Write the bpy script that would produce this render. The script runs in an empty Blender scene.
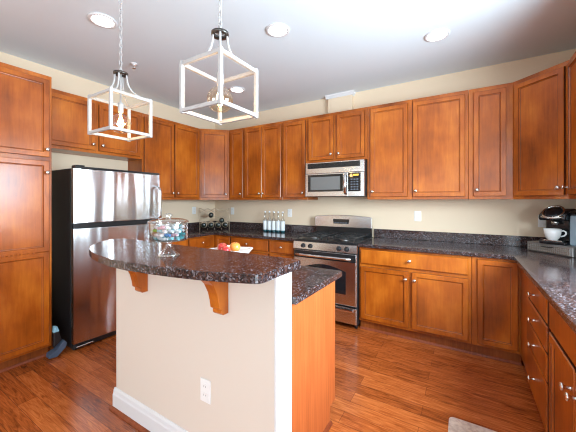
import bpy, bmesh, math, random
from mathutils import Vector, Matrix

C = bpy.context.scene.collection
S = bpy.context.scene
PI = math.pi
random.seed(7)

# ------------------------------------------------------------------ camera
W, H = 4.676, 2.748            # room width, ceiling height; back wall y=0, left wall x=0
REAR = -7.4                    # wall behind the camera
cam = bpy.data.cameras.new('camera')
cam.sensor_width = 36.0
cam.lens = 289.6233 * 36.0 / 576.0
cam.shift_y = -(216.0 - 200.7139) / 576.0
cam.clip_start = 0.05
camo = bpy.data.objects.new('camera', cam)
camo.location = (3.6841, -3.6223, 1.3602)
camo.rotation_euler = (PI / 2, 0, 0.5466)
C.objects.link(camo)
S.camera = camo

# ------------------------------------------------------------------ world, daylight, exposure
world = bpy.data.worlds.new('daylight')
S.world = world
world.use_nodes = True
bg = world.node_tree.nodes['Background']
bg.inputs['Color'].default_value = (0.80, 0.90, 1.0, 1)
bg.inputs['Strength'].default_value = 3.0

def area(name, loc, rot, sx, sy, power, col):
    l = bpy.data.lights.new(name, 'AREA')
    l.shape = 'RECTANGLE'; l.size = sx; l.size_y = sy
    l.energy = power; l.color = col
    o = bpy.data.objects.new(name, l)
    o.location = loc; o.rotation_euler = rot
    C.objects.link(o)
    return o
# daylight entering the wide glazing behind the camera and the window over the sink
area('daylight_rear', (2.40, REAR + 0.10, 1.45), (math.radians(118), 0, 0), 3.6, 2.1, 12, (0.72, 0.88, 1.0))
area('daylight_patio', (W - 0.06, -4.80, 1.20), (0, math.radians(90), 0), 2.0, 1.1, 72, (0.72, 0.88, 1.0))
area('daylight_sink', (W - 0.06, -2.05, 1.66), (0, math.radians(74), 0), 1.0, 1.0, 135, (0.72, 0.88, 1.0))
LAMP_E = 16.0                  # recessed lamp radiance
BULB_W = 1.3                   # pendant bulb power

S.cycles.filter_width = 1.15
S.view_settings.view_transform = 'Standard'
S.view_settings.look = 'None'
S.view_settings.gamma = 1.0
S.view_settings.use_curve_mapping = False
S.view_settings.exposure = 0.2

# ------------------------------------------------------------------ materials
def srgb(r, g, b):
    f = lambda c: (c / 12.92 if c <= 0.04045 else ((c + 0.055) / 1.055) ** 2.4)
    return (f(r / 255), f(g / 255), f(b / 255), 1)

def mat(name, col, rough=0.5, metal=0.0, emis=None, es=0.0, coat=0.0, spec=0.5):
    m = bpy.data.materials.new(name); m.use_nodes = True
    b = m.node_tree.nodes['Principled BSDF']
    b.inputs['Base Color'].default_value = col
    b.inputs['Roughness'].default_value = rough
    b.inputs['Metallic'].default_value = metal
    b.inputs['Coat Weight'].default_value = coat
    b.inputs['Coat Roughness'].default_value = 0.2
    b.inputs['Specular IOR Level'].default_value = spec
    if emis:
        b.inputs['Emission Color'].default_value = emis
        b.inputs['Emission Strength'].default_value = es
    return m

def nt(m):
    t = m.node_tree
    return t, t.nodes, t.links, t.nodes['Principled BSDF']

def ramp(n, stops):
    r = n.new('ShaderNodeValToRGB')
    e = r.color_ramp.elements
    while len(e) > 1: e.remove(e[0])
    e[0].position = stops[0][0]; e[0].color = stops[0][1]
    for p, c in stops[1:]:
        k = e.new(p); k.color = c
    return r

def coords(n, l, kind, scale, rnd=True):
    tc = n.new('ShaderNodeTexCoord'); mp = n.new('ShaderNodeMapping')
    mp.inputs['Scale'].default_value = scale
    l.new(tc.outputs[kind], mp.inputs['Vector'])
    if rnd:
        oi = n.new('ShaderNodeObjectInfo')
        mu = n.new('ShaderNodeMath'); mu.operation = 'MULTIPLY'; mu.inputs[1].default_value = 37.0
        l.new(oi.outputs['Random'], mu.inputs[0])
        l.new(mu.outputs[0], mp.inputs['Location'])
    return mp

def wood(name, dark, mid, light, rough=0.38, grain=(26, 26, 2.2), coat=0.25, contrast=0.5, blotch=2.6):
    m = mat(name, mid, rough, coat=coat, spec=0.25)
    t, n, l, b = nt(m)
    mp = coords(n, l, 'Object', grain)
    g = n.new('ShaderNodeTexNoise'); g.inputs['Scale'].default_value = 1.6
    g.inputs['Detail'].default_value = 7; g.inputs['Roughness'].default_value = 0.62; g.inputs['Distortion'].default_value = 0.5
    l.new(mp.outputs[0], g.inputs['Vector'])
    mp2 = coords(n, l, 'Object', (1, 1, 0.7))
    bl = n.new('ShaderNodeTexNoise'); bl.inputs['Scale'].default_value = blotch; bl.inputs['Detail'].default_value = 5
    l.new(mp2.outputs[0], bl.inputs['Vector'])
    mx = n.new('ShaderNodeMix'); mx.inputs[0].default_value = contrast
    l.new(g.outputs['Fac'], mx.inputs[2]); l.new(bl.outputs['Fac'], mx.inputs[3])
    r = ramp(n, [(0.30, dark), (0.50, mid), (0.70, light)])
    l.new(mx.outputs[0], r.inputs[0]); l.new(r.outputs[0], b.inputs['Base Color'])
    bp = n.new('ShaderNodeBump'); bp.inputs['Strength'].default_value = 0.04; bp.inputs['Distance'].default_value = 0.01
    l.new(g.outputs['Fac'], bp.inputs['Height']); l.new(bp.outputs[0], b.inputs['Normal'])
    return m

def granite(name):
    m = mat(name, (0.05, 0.04, 0.04, 1), 0.12, coat=0.0)
    t, n, l, b = nt(m)
    mp = coords(n, l, 'Object', (1, 1, 1), rnd=False)
    v = n.new('ShaderNodeTexVoronoi'); v.inputs['Scale'].default_value = 150
    ns = n.new('ShaderNodeTexNoise'); ns.inputs['Scale'].default_value = 55; ns.inputs['Detail'].default_value = 5; ns.inputs['Roughness'].default_value = 0.7
    l.new(mp.outputs[0], v.inputs['Vector']); l.new(mp.outputs[0], ns.inputs['Vector'])
    sx = n.new('ShaderNodeSeparateColor'); l.new(v.outputs['Color'], sx.inputs[0])
    r1 = ramp(n, [(0.0, srgb(14, 13, 15)), (0.40, srgb(34, 30, 32)), (0.62, srgb(104, 64, 50)), (0.78, srgb(58, 55, 61)), (1.0, srgb(156, 150, 156))])
    r1.color_ramp.interpolation = 'LINEAR'
    l.new(sx.outputs[0], r1.inputs[0])
    r2 = ramp(n, [(0.38, srgb(20, 17, 18)), (0.5, srgb(62, 44, 38)), (0.60, srgb(46, 42, 46)), (0.72, srgb(128, 120, 124))])
    l.new(ns.outputs['Fac'], r2.inputs[0])
    mx = n.new('ShaderNodeMix'); mx.data_type = 'RGBA'; mx.inputs[0].default_value = 0.5
    l.new(r1.outputs[0], mx.inputs[6]); l.new(r2.outputs[0], mx.inputs[7])
    l.new(mx.outputs[2], b.inputs['Base Color'])
    return m

def steel(name, col, rough, wob=0.0, aniso=(1, 1, 90)):
    m = mat(name, col, rough, 1.0)
    t, n, l, b = nt(m)
    mp = coords(n, l, 'Object', aniso)
    g = n.new('ShaderNodeTexNoise'); g.inputs['Scale'].default_value = 6; g.inputs['Detail'].default_value = 3
    l.new(mp.outputs[0], g.inputs['Vector'])
    bp = n.new('ShaderNodeBump'); bp.inputs['Strength'].default_value = 0.012; bp.inputs['Distance'].default_value = 0.004
    l.new(g.outputs['Fac'], bp.inputs['Height'])
    if wob:
        mp2 = coords(n, l, 'Object', (2.7, 1, 0.30))
        w = n.new('ShaderNodeTexNoise'); w.inputs['Scale'].default_value = 2.4; w.inputs['Detail'].default_value = 1.0
        l.new(mp2.outputs[0], w.inputs['Vector'])
        b2 = n.new('ShaderNodeBump'); b2.inputs['Strength'].default_value = wob; b2.inputs['Distance'].default_value = 0.05
        l.new(w.outputs['Fac'], b2.inputs['Height']); l.new(b2.outputs[0], bp.inputs['Normal'])
    l.new(bp.outputs[0], b.inputs['Normal'])
    return m

def glass(name, tint, gl=0.9, face=0.08, rough=0.02, edge=None):
    """thin clear glass: see-through straight on, reflective at glancing angles"""
    m = bpy.data.materials.new(name); m.use_nodes = True
    t = m.node_tree; n = t.nodes; l = t.links
    n.remove(n['Principled BSDF'])
    tr = n.new('ShaderNodeBsdfTransparent'); tr.inputs[0].default_value = tint
    gs = n.new('ShaderNodeBsdfGlossy'); gs.inputs['Roughness'].default_value = rough
    lw = n.new('ShaderNodeLayerWeight'); lw.inputs['Blend'].default_value = 0.35
    mr = n.new('ShaderNodeMapRange'); mr.inputs['To Min'].default_value = face; mr.inputs['To Max'].default_value = gl
    l.new(lw.outputs['Facing'], mr.inputs['Value'])
    mx = n.new('ShaderNodeMixShader')
    l.new(mr.outputs[0], mx.inputs[0]); l.new(tr.outputs[0], mx.inputs[1]); l.new(gs.outputs[0], mx.inputs[2])
    l.new(mx.outputs[0], n['Material Output'].inputs[0])
    return m

def paint(name, col, rough=0.75, bump=0.03):
    m = mat(name, col, rough, spec=0.3)
    t, n, l, b = nt(m)
    mp = coords(n, l, 'Object', (1, 1, 1), rnd=False)
    g = n.new('ShaderNodeTexNoise'); g.inputs['Scale'].default_value = 160; g.inputs['Detail'].default_value = 2
    l.new(mp.outputs[0], g.inputs['Vector'])
    bp = n.new('ShaderNodeBump'); bp.inputs['Strength'].default_value = bump; bp.inputs['Distance'].default_value = 0.003
    l.new(g.outputs['Fac'], bp.inputs['Height']); l.new(bp.outputs[0], b.inputs['Normal'])
    return m

def floor_mat():
    m = mat('cherry_plank_floor', (0.2, 0.08, 0.03, 1), 0.2, coat=0.35)
    t, n, l, b = nt(m)
    mp = coords(n, l, 'Object', (1, 1, 1), rnd=False)
    br = n.new('ShaderNodeTexBrick'); br.offset = 0.37; br.offset_frequency = 2
    br.inputs['Scale'].default_value = 1.0
    br.inputs['Brick Width'].default_value = 1.15; br.inputs['Row Height'].default_value = 0.108
    br.inputs['Mortar Size'].default_value = 0.0012; br.inputs['Mortar Smooth'].default_value = 0.1
    br.inputs['Bias'].default_value = 0.0
    br.inputs['Color1'].default_value = (0, 0, 0, 1); br.inputs['Color2'].default_value = (1, 1, 1, 1)
    br.inputs['Mortar'].default_value = (0.5, 0.5, 0.5, 1)
    l.new(mp.outputs[0], br.inputs['Vector'])
    mp2 = coords(n, l, 'Object', (3.0, 34, 1), rnd=False)
    g = n.new('ShaderNodeTexNoise'); g.inputs['Scale'].default_value = 1.5; g.inputs['Detail'].default_value = 8; g.inputs['Roughness'].default_value = 0.65
    g.inputs['Distortion'].default_value = 1.8
    l.new(mp2.outputs[0], g.inputs['Vector'])
    mx = n.new('ShaderNodeMix'); mx.inputs[0].default_value = 0.17
    l.new(g.outputs['Fac'], mx.inputs[2]); l.new(br.outputs['Color'], mx.inputs[3])
    r = ramp(n, [(0.32, srgb(112, 52, 20)), (0.5, srgb(176, 90, 40)), (0.68, srgb(212, 122, 62))])
    l.new(mx.outputs[0], r.inputs[0])
    m2 = n.new('ShaderNodeMix'); m2.data_type = 'RGBA'
    l.new(br.outputs['Fac'], m2.inputs[0]); l.new(r.outputs[0], m2.inputs[6]); m2.inputs[7].default_value = srgb(104, 50, 26)
    l.new(m2.outputs[2], b.inputs['Base Color'])
    bp = n.new('ShaderNodeBump'); bp.inputs['Strength'].default_value = 0.25; bp.inputs['Distance'].default_value = 0.002; bp.invert = True
    l.new(br.outputs['Fac'], bp.inputs['Height'])
    bp2 = n.new('ShaderNodeBump'); bp2.inputs['Strength'].default_value = 0.05; bp2.inputs['Distance'].default_value = 0.01
    l.new(g.outputs['Fac'], bp2.inputs['Height']); l.new(bp.outputs[0], bp2.inputs['Normal']); l.new(bp2.outputs[0], b.inputs['Normal'])
    return m

M = {}
M['wood'] = wood('cinnamon_maple', srgb(118, 54, 9), srgb(170, 85, 17), srgb(204, 116, 33), coat=0.42, contrast=0.72, blotch=3.6)
M['glaze_shade'] = mat('brown_glaze_shade', srgb(78, 36, 15), 0.5)  # groove glaze tone; also paints shade into door gaps and panel bevels
M['wood_in'] = wood('cabinet_side_wood', srgb(108, 52, 22), srgb(140, 72, 30), srgb(165, 92, 42))
M['oak'] = wood('oak_veneer', srgb(160, 78, 34), srgb(184, 94, 46), srgb(200, 112, 58), 0.5, (60, 60, 1.6), 0.05, 0.25)
M['shoe'] = wood('stained_shoe_molding', srgb(110, 50, 26), srgb(140, 68, 38), srgb(160, 86, 52), 0.4)
M['granite'] = granite('tan_brown_granite')
M['floor'] = floor_mat()
M['wall'] = paint('beige_wall_paint', srgb(231, 210, 182))
M['island'] = paint('cream_wall_paint', srgb(222, 210, 196))
M['ceiling'] = paint('white_ceiling_paint', srgb(224, 233, 238), 0.9)
M['white'] = mat('white_trim_paint', srgb(226, 226, 227), 0.4)
M['plastic'] = mat('white_plastic', srgb(240, 240, 238), 0.35)
M['slot'] = mat('grey_slot', srgb(120, 118, 116), 0.6)
M['steel'] = steel('brushed_steel', (0.70, 0.71, 0.72, 1), 0.24)
M['steel_door'] = steel('brushed_steel_door', (0.66, 0.65, 0.65, 1), 0.22, 0.5, (90, 1, 1))
M['handle'] = steel('handle_steel', (0.74, 0.73, 0.72, 1), 0.2)
M['nickel'] = mat('brushed_nickel', (0.72, 0.70, 0.66, 1), 0.25, 1.0)
M['black'] = mat('black_enamel', (0.012, 0.012, 0.013, 1), 0.28)
M['blackmat'] = mat('black_side_panel', (0.014, 0.014, 0.015, 1), 0.5)
M['blackglass'] = mat('black_glass', (0.012, 0.012, 0.014, 1), 0.06)
M['iron'] = mat('cast_iron', (0.02, 0.02, 0.02, 1), 0.45)
M['mesh'] = mat('grey_window_screen', srgb(112, 112, 110), 0.35)
M['burner'] = mat('burner_alloy', (0.45, 0.44, 0.43, 1), 0.4, 1.0)
M['display'] = mat('amber_display', (0.02, 0.015, 0.0, 1), 0.3, emis=(1.0, 0.62, 0.08, 1), es=1.6)
M['keys'] = mat('grey_keys', srgb(92, 100, 110), 0.5)
M['lens'] = mat('lamp_lens', (0.9, 0.9, 0.9, 1), 0.5, emis=(1.0, 0.93, 0.83, 1), es=LAMP_E)
M['filament'] = mat('glowing_filament', (1, 0.6, 0.2, 1), 0.5, emis=(1.0, 0.72, 0.36, 1), es=30)
M['bulbglass'] = glass('amber_bulb_glass', (1.0, 0.90, 0.74, 1), 0.5, 0.07)
M['clear'] = glass('clear_glass', (0.985, 0.99, 0.99, 1), 0.6, 0.06)
M['jarglass'] = glass('pressed_glass', (0.97, 0.98, 0.98, 1), 0.75, 0.11, 0.08)
M['pane'] = glass('window_glass', (0.97, 0.98, 0.98, 1), 0.5, 0.04)
M['lantern'] = mat('white_washed_metal', srgb(186, 184, 182), 0.5)
M['darkring'] = mat('dark_nickel', (0.12, 0.11, 0.10, 1), 0.3, 1.0)
M['ceramic'] = mat('white_ceramic', srgb(242, 242, 240), 0.18)
M['wine'] = mat('dark_green_glass', (0.010, 0.014, 0.010, 1), 0.08)
M['foil'] = mat('cream_foil', srgb(226, 214, 180), 0.4)
M['teal'] = mat('teal_glass', srgb(16, 74, 82), 0.15)
M['frost'] = mat('frosted_white', srgb(225, 230, 232), 0.35)
M['wire'] = mat('champagne_wire', srgb(196, 172, 146), 0.35, 0.3)
M['keurig'] = mat('gloss_black_plastic', (0.012, 0.012, 0.014, 1), 0.15)
M['tank'] = mat('smoky_blue_plastic', srgb(140, 160, 172), 0.15)
M['meshmetal'] = mat('grey_wire_mesh', (0.34, 0.33, 0.32, 1), 0.45, 0.8)
M['dust'] = mat('slate_blue_plastic', srgb(74, 88, 108), 0.5)
M['tip'] = mat('pale_blue_plastic', srgb(150, 205, 225), 0.4)

def fabric(name, c1, c2, sc):
    m = mat(name, c1, 0.95, spec=0.1)
    t, n, l, b = nt(m)
    mp = coords(n, l, 'Object', (1, 1, 1), rnd=False)
    g = n.new('ShaderNodeTexNoise'); g.inputs['Scale'].default_value = sc; g.inputs['Detail'].default_value = 5
    l.new(mp.outputs[0], g.inputs['Vector'])
    r = ramp(n, [(0.35, c2), (0.6, c1)])
    l.new(g.outputs['Fac'], r.inputs[0]); l.new(r.outputs[0], b.inputs['Base Color'])
    bp = n.new('ShaderNodeBump'); bp.inputs['Strength'].default_value = 0.4; bp.inputs['Distance'].default_value = 0.004
    l.new(g.outputs['Fac'], bp.inputs['Height']); l.new(bp.outputs[0], b.inputs['Normal'])
    return m
M['mat'] = fabric('oatmeal_mat', srgb(222, 206, 190), srgb(196, 176, 160), 45)

def apple_mat(name, a, bcol):
    m = mat(name, a, 0.3)
    t, n, l, b = nt(m)
    mp = coords(n, l, 'Object', (12, 12, 12))
    g = n.new('ShaderNodeTexNoise'); g.inputs['Scale'].default_value = 1.6; g.inputs['Detail'].default_value = 3
    l.new(mp.outputs[0], g.inputs['Vector'])
    r = ramp(n, [(0.52, a), (0.74, bcol)])
    l.new(g.outputs['Fac'], r.inputs[0]); l.new(r.outputs[0], b.inputs['Base Color'])
    return m
M['apple'] = apple_mat('red_apple_skin', srgb(196, 44, 48), srgb(232, 170, 120))
M['peach'] = apple_mat('orange_fruit_skin', srgb(238, 152, 70), srgb(244, 196, 120))
M['stem'] = mat('brown_stem', srgb(84, 56, 30), 0.7)

# ------------------------------------------------------------------ helpers
class MB:
    """collects shapes into one mesh"""
    def __init__(s): s.bm = bmesh.new()
    def box(s, x0, x1, y0, y1, z0, z1, bev=0.0, seg=1, mi=0):
        m = Matrix.Translation(((x0 + x1) / 2, (y0 + y1) / 2, (z0 + z1) / 2)) @ Matrix.Diagonal((abs(x1 - x0), abs(y1 - y0), abs(z1 - z0), 1))
        r = bmesh.ops.create_cube(s.bm, size=1, matrix=m)
        vs = r['verts']
        if mi:
            for f in {f for v in vs for f in v.link_faces}: f.material_index = mi
        if bev > 0:
            es = list({e for v in vs for e in v.link_edges})
            bmesh.ops.bevel(s.bm, geom=es, offset=bev, segments=seg, profile=0.5, affect='EDGES', clamp_overlap=True)
        return s
    def lathe(s, prof, c=(0, 0, 0), n=24, mat4=None, mi=0):
        """profile of (radius, height) turned about z"""
        rings = []
        T = mat4 or Matrix.Identity(4)
        for r, z in prof:
            if r < 1e-6:
                rings.append([s.bm.verts.new(T @ Vector((c[0], c[1], c[2] + z)))])
            else:
                rings.append([s.bm.verts.new(T @ Vector((c[0] + r * math.cos(2 * PI * i / n), c[1] + r * math.sin(2 * PI * i / n), c[2] + z))) for i in range(n)])
        for a, b in zip(rings[:-1], rings[1:]):
            for i in range(n):
                j = (i + 1) % n
                if len(a) == 1 and len(b) == 1: continue
                if len(a) == 1: f = s.bm.faces.new((a[0], b[j], b[i]))
                elif len(b) == 1: f = s.bm.faces.new((a[i], a[j], b[0]))
                else: f = s.bm.faces.new((a[i], a[j], b[j], b[i]))
                f.smooth = True; f.material_index = mi
        for k, flip in ((0, True), (-1, False)):
            rg = rings[k]
            if len(rg) > 1 and abs(prof[0][0] - prof[-1][0]) + abs(prof[0][1] - prof[-1][1]) > 1e-9:
                f = s.bm.faces.new(rg[::-1] if flip else rg); f.material_index = mi
        return s
    def cyl(s, c, r, h, n=24, axis='z', bev=0.0):
        R = {'z': Matrix.Identity(4), 'y': Matrix.Rotation(PI / 2, 4, 'X'), 'x': Matrix.Rotation(PI / 2, 4, 'Y')}[axis]
        T = Matrix.Translation(c) @ R
        pr = [(r, -h / 2), (r, h / 2)] if not bev else [(r - bev, -h / 2), (r, -h / 2 + bev), (r, h / 2 - bev), (r - bev, h / 2)]
        s.lathe(pr, (0, 0, 0), n, T); return s
    def tube(s, pts, r, n=8, closed=False, flat=None):
        """round bar along a path; flat=(rx,ry) gives an oval section"""
        pts = [Vector(p) for p in pts]; N = len(pts); rings = []
        up = Vector((0, 0, 1)); last = None
        for i, p in enumerate(pts):
            if closed: d = pts[(i + 1) % N] - pts[i - 1]
            else: d = pts[min(i + 1, N - 1)] - pts[max(i - 1, 0)]
            d.normalize()
            if last is None:
                a = d.cross(up)
                if a.length < 1e-3: a = d.cross(Vector((1, 0, 0)))
            else: a = last - d * last.dot(d)
            a.normalize(); last = a; b = d.cross(a)
            rx, ry = flat if flat else (r, r)
            rings.append([s.bm.verts.new(p + a * rx * math.cos(2 * PI * k / n) + b * ry * math.sin(2 * PI * k / n)) for k in range(n)])
        for i in range(N if closed else N - 1):
            A, B = rings[i], rings[(i + 1) % N]
            for k in range(n):
                f = s.bm.faces.new((A[k], A[(k + 1) % n], B[(k + 1) % n], B[k])); f.smooth = True
        if not closed:
            s.bm.faces.new(rings[0][::-1]); s.bm.faces.new(rings[-1])
        return s
    def prism(s, poly, lo, hi, axis='z', bev=0.0, seg=2):
        """polygon extruded between lo and hi along an axis (x: poly=(y,z), y: poly=(x,z), z: poly=(x,y))"""
        f3 = {'z': lambda p, h: (p[0], p[1], h), 'y': lambda p, h: (p[0], h, p[1]), 'x': lambda p, h: (h, p[0], p[1])}[axis]
        a = [s.bm.verts.new(f3(p, lo)) for p in poly]; b = [s.bm.verts.new(f3(p, hi)) for p in poly]
        n = len(poly); fs = []
        fs.append(s.bm.faces.new(a[::-1])); fs.append(s.bm.faces.new(b))
        for i in range(n): fs.append(s.bm.faces.new((a[i], a[(i + 1) % n], b[(i + 1) % n], b[i])))
        bmesh.ops.recalc_face_normals(s.bm, faces=fs)
        if bev:
            es = [e for e in {e for v in a + b for e in v.link_edges} if (e.verts[0] in a) == (e.verts[1] in a)]
            bmesh.ops.bevel(s.bm, geom=es, offset=bev, segments=seg, profile=0.5, affect='EDGES', clamp_overlap=True)
        return s
    def rings(s, x0, x1, z0, z1, prof, y=0.0, cap=True):
        """rectangular front in the xz plane built from (inset, depth, material) rings; depth runs toward -y"""
        prev = None
        for ins, d, mi in prof:
            q = [s.bm.verts.new(p) for p in ((x0 + ins, y - d, z0 + ins), (x1 - ins, y - d, z0 + ins), (x1 - ins, y - d, z1 - ins), (x0 + ins, y - d, z1 - ins))]
            if prev:
                for i in range(4):
                    f = s.bm.faces.new((prev[i], prev[(i + 1) % 4], q[(i + 1) % 4], q[i])); f.material_index = mi
            else:
                s.bm.faces.new(q[::-1])
            prev = q
        f = s.bm.faces.new(prev)
        return s
    def sphere(s, c, r, sc=(1, 1, 1), n=16):
        m = Matrix.Translation(c) @ Matrix.Diagonal((sc[0], sc[1], sc[2], 1))
        r_ = bmesh.ops.create_uvsphere(s.bm, u_segments=n, v_segments=max(6, n // 2), radius=r, matrix=m)
        for f in {f for v in r_['verts'] for f in v.link_faces}: f.smooth = True
        return s
    def xf(s, m): bmesh.ops.transform(s.bm, matrix=m, verts=s.bm.verts[:]); return s
    def build(s, name, mats, parent=None, label=None):
        me = bpy.data.meshes.new(name)
        s.bm.normal_update(); s.bm.to_mesh(me); s.bm.free()
        o = bpy.data.objects.new(name, me)
        for m in (mats if isinstance(mats, (list, tuple)) else [mats]): me.materials.append(M[m] if isinstance(m, str) else m)
        C.objects.link(o)
        if parent: o.parent = parent
        if label: o['label'] = label
        return o

def thing(name, label, cat, loc=(0, 0, 0), rz=0.0, group=None):
    o = bpy.data.objects.new(name, None); o.empty_display_size = 0.05
    o.location = loc; o.rotation_euler = (0, 0, rz); C.objects.link(o)
    o['label'] = label; o['category'] = cat
    if group: o['group'] = group
    return o

def tag(o, label, cat, group=None, loc=None, rz=0.0):
    o['label'] = label; o['category'] = cat
    if group: o['group'] = group
    if loc is not None: o.location = loc
    o.rotation_euler = (0, 0, rz)
    return o

def struct(name, mb, m, label=None):
    o = mb.build(name, m); o['kind'] = 'structure'
    if label: o['label'] = label
    return o

def copy_tree(o, parent=None):
    c = o.copy(); C.objects.link(c)
    if parent: c.parent = parent
    for ch in list(o.children): copy_tree(ch, c)
    return c

# ------------------------------------------------------------------ room shell
T = 0.12
struct('floor', MB().box(-T, W + T, REAR - T, T, -0.1, 0), 'floor')
struct('ceiling', MB().box(-T, W + T, REAR - T, T, H, H + 0.1), 'ceiling')
struct('wall_back', MB().box(-T, W + T, 0, T, 0, H), 'wall')
struct('wall_left', MB().box(-T, 0, REAR - T, 0, 0, H), 'wall')
wy0, wy1, wz0, wz1 = -2.58, -1.52, 1.12, 2.20          # window over the sink
b = MB()
dy0, dy1, dz0, dz1 = -5.40, -4.20, 0.06, 2.25           # glazed patio door past the sink
b.box(W, W + T, wy1, 0, 0, H).box(W, W + T, dy1, wy0, 0, H).box(W, W + T, REAR - T, dy0, 0, H).box(W, W + T, wy0, wy1, 0, wz0).box(W, W + T, wy0, wy1, wz1, H)
b.box(W, W + T, dy0, dy1, 0, dz0).box(W, W + T, dy0, dy1, dz1, H)
struct('wall_right', b, 'wall')
gx0, gx1, gz0, gz1 = 0.55, 4.25, 0.35, 2.5             # wide glazing behind the camera
b = MB()
b.box(0, gx0, REAR - T, REAR, 0, H).box(gx1, W, REAR - T, REAR, 0, H).box(gx0, gx1, REAR - T, REAR, 0, gz0).box(gx0, gx1, REAR - T, REAR, gz1, H)
struct('wall_rear', b, 'wall')

def window(name, along, a0, a1, z0, z1, plane, nmul):
    b = MB(); w = 0.05
    def bx(p0, p1, q0, q1):
        if along == 'y': b.box(plane + 0.03, plane + 0.09, p0, p1, q0, q1, 0.004)
        else: b.box(p0, p1, plane - 0.09, plane - 0.03, q0, q1, 0.004)
    bx(a0, a0 + w, z0, z1); bx(a1 - w, a1, z0, z1); bx(a0 + w, a1 - w, z0, z0 + w); bx(a0 + w, a1 - w, z1 - w, z1)
    for k in range(1, nmul):
        c = a0 + (a1 - a0) * k / nmul; bx(c - 0.025, c + 0.025, z0 + w, z1 - w)
    o = struct(name, b, 'white')
    p = MB()
    if along == 'y': p.box(plane + 0.055, plane + 0.061, a0 + w, a1 - w, z0 + w, z1 - w)
    else: p.box(a0 + w, a1 - w, plane - 0.061, plane - 0.055, z0 + w, z1 - w)
    p.build('pane', 'pane', o)
window('window_1', 'y', wy0, wy1, wz0, wz1, W, 2)
window('door_1', 'y', dy0, dy1, dz0, dz1, W, 2)
window('window_2', 'x', gx0, gx1, gz0, gz1, REAR, 4)

# duct chase on the back wall, boxed in from the cabinet tops to the ceiling
struct('wall_chase', MB().box(2.145, 2.468, -0.07, 0, 2.438, H), 'wall', 'beige boxed duct chase between cabinet tops and ceiling')
b = MB()
pf = [(0.0, -0.045), (0.008, -0.045), (0.013, -0.03), (0.028, -0.012), (0.032, 0.0), (0.0, 0.0)]
b.prism([(-0.07 - p, H + q) for p, q in pf], 2.113, 2.50, 'x')
b.prism([(2.468 + p, H + q) for p, q in pf], -0.07, 0, 'y')
b.prism([(2.145 - p, H + q) for p, q in pf], -0.07, 0, 'y')
struct('trim_1', b, 'white', 'white crown trim around the boxed duct chase')

# island half wall
IX0, IX1, IY0, IY1 = 1.735, 2.985, -2.585, -2.462
struct('wall_island', MB().box(IX0, IX1, IY0, IY1, 0, 1.0445), 'island', 'cream half wall of the island under the bar top')
b = MB().box(IX1, IX1 + 0.012, IY0 - 0.004, IY1 + 0.004, 0, 1.0445, 0.002)
struct('trim_2', b, 'white', 'white vertical board covering the end of the island half wall')
bp_ = [(0, 0), (-0.016, 0), (-0.016, 0.095), (-0.012, 0.105), (-0.010, 0.122), (-0.004, 0.134), (0, 0.136)]
b = MB().prism([(IY0 + p, z) for p, z in bp_], IX0 - 0.014, IX1 + 0.012, 'x')
b.prism([(IX0 + p, z) for p, z in bp_], IY0, IY1, 'y')
struct('baseboard_island', b, 'white', 'white molded baseboard along the island half wall')
q_ = [(0, 0), (-0.016, 0), (-0.015, 0.008), (-0.009, 0.017), (0, 0.02)]
b = MB().prism([(IY0 - 0.016 + p, z) for p, z in q_], IX0 - 0.03, IX1 + 0.012, 'x')
b.prism([(IX0 - 0.016 + p, z) for p, z in q_], IY0 - 0.016, IY1, 'y')
struct('trim_3', b, 'shoe', 'red brown shoe molding at the foot of the island baseboard')

# ------------------------------------------------------------------ cabinetry
DOOR = [(0, 0, 0), (0, 0.017, 1), (0.0035, 0.021, 0), (0.040, 0.021, 0), (0.0412, 0.018, 1), (0.044, 0.011, 0), (0.048, 0.010, 0), (0.0505, 0.008, 1)]  # second material: dark outer edge paints gap shade, inner lines glaze and bevel shade
SLAB = [(0, 0, 0), (0, 0.014, 1), (0.007, 0.02, 0), (0.0095, 0.02, 0)]  # dark edge faces paint the shade of the gap around the front

def knob(parent, x, y, z):
    b = MB().lathe([(0.0, 0.0), (0.0085, 0.0), (0.007, 0.004), (0.0055, 0.014), (0.0075, 0.022), (0.0155, 0.027), (0.0165, 0.031), (0.013, 0.036), (0.0, 0.038)], n=16,
                   mat4=Matrix.Translation((x, y, z)) @ Matrix.Rotation(PI / 2, 4, 'X'))
    return b.build('knob', 'nickel', parent)

def door(parent, x0, x1, z0, z1, y, kx=None, kz=None, name='door', prof=DOOR, label=None):
    b = MB().rings(x0, x1, z0, z1, prof, y)
    o = b.build(name, ['wood', 'glaze_shade'], parent, label)
    if kx is not None: knob(o, kx, y - 0.02, kz)
    return o

def carcass(parent, w, d, z0, z1, side=True):
    """body of a cabinet, back at y=0, face frame at y=-d"""
    MB().box(0, w, -d, 0, z0, z1, 0.0015).build('body', 'wood', parent)

UZ0, UZ1 = 1.374, 2.438
def wall_cab(label, loc, rz, w, doors, d=0.305, z0=UZ0, z1=UZ1):
    """doors: list of (x0, x1, knob side)"""
    t = thing('wall_cabinet', label, 'cabinet', (loc[0], loc[1], z0), rz, 'wall cabinets')
    carcass(t, w, d, 0, z1 - z0)
    for x0, x1, k in doors:
        kx = None if not k else (x0 + 0.028 if k == 'l' else x1 - 0.028)
        door(t, x0, x1, 0.03, z1 - z0 - 0.04, -d - 0.001, kx, 0.088)
    return t

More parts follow.
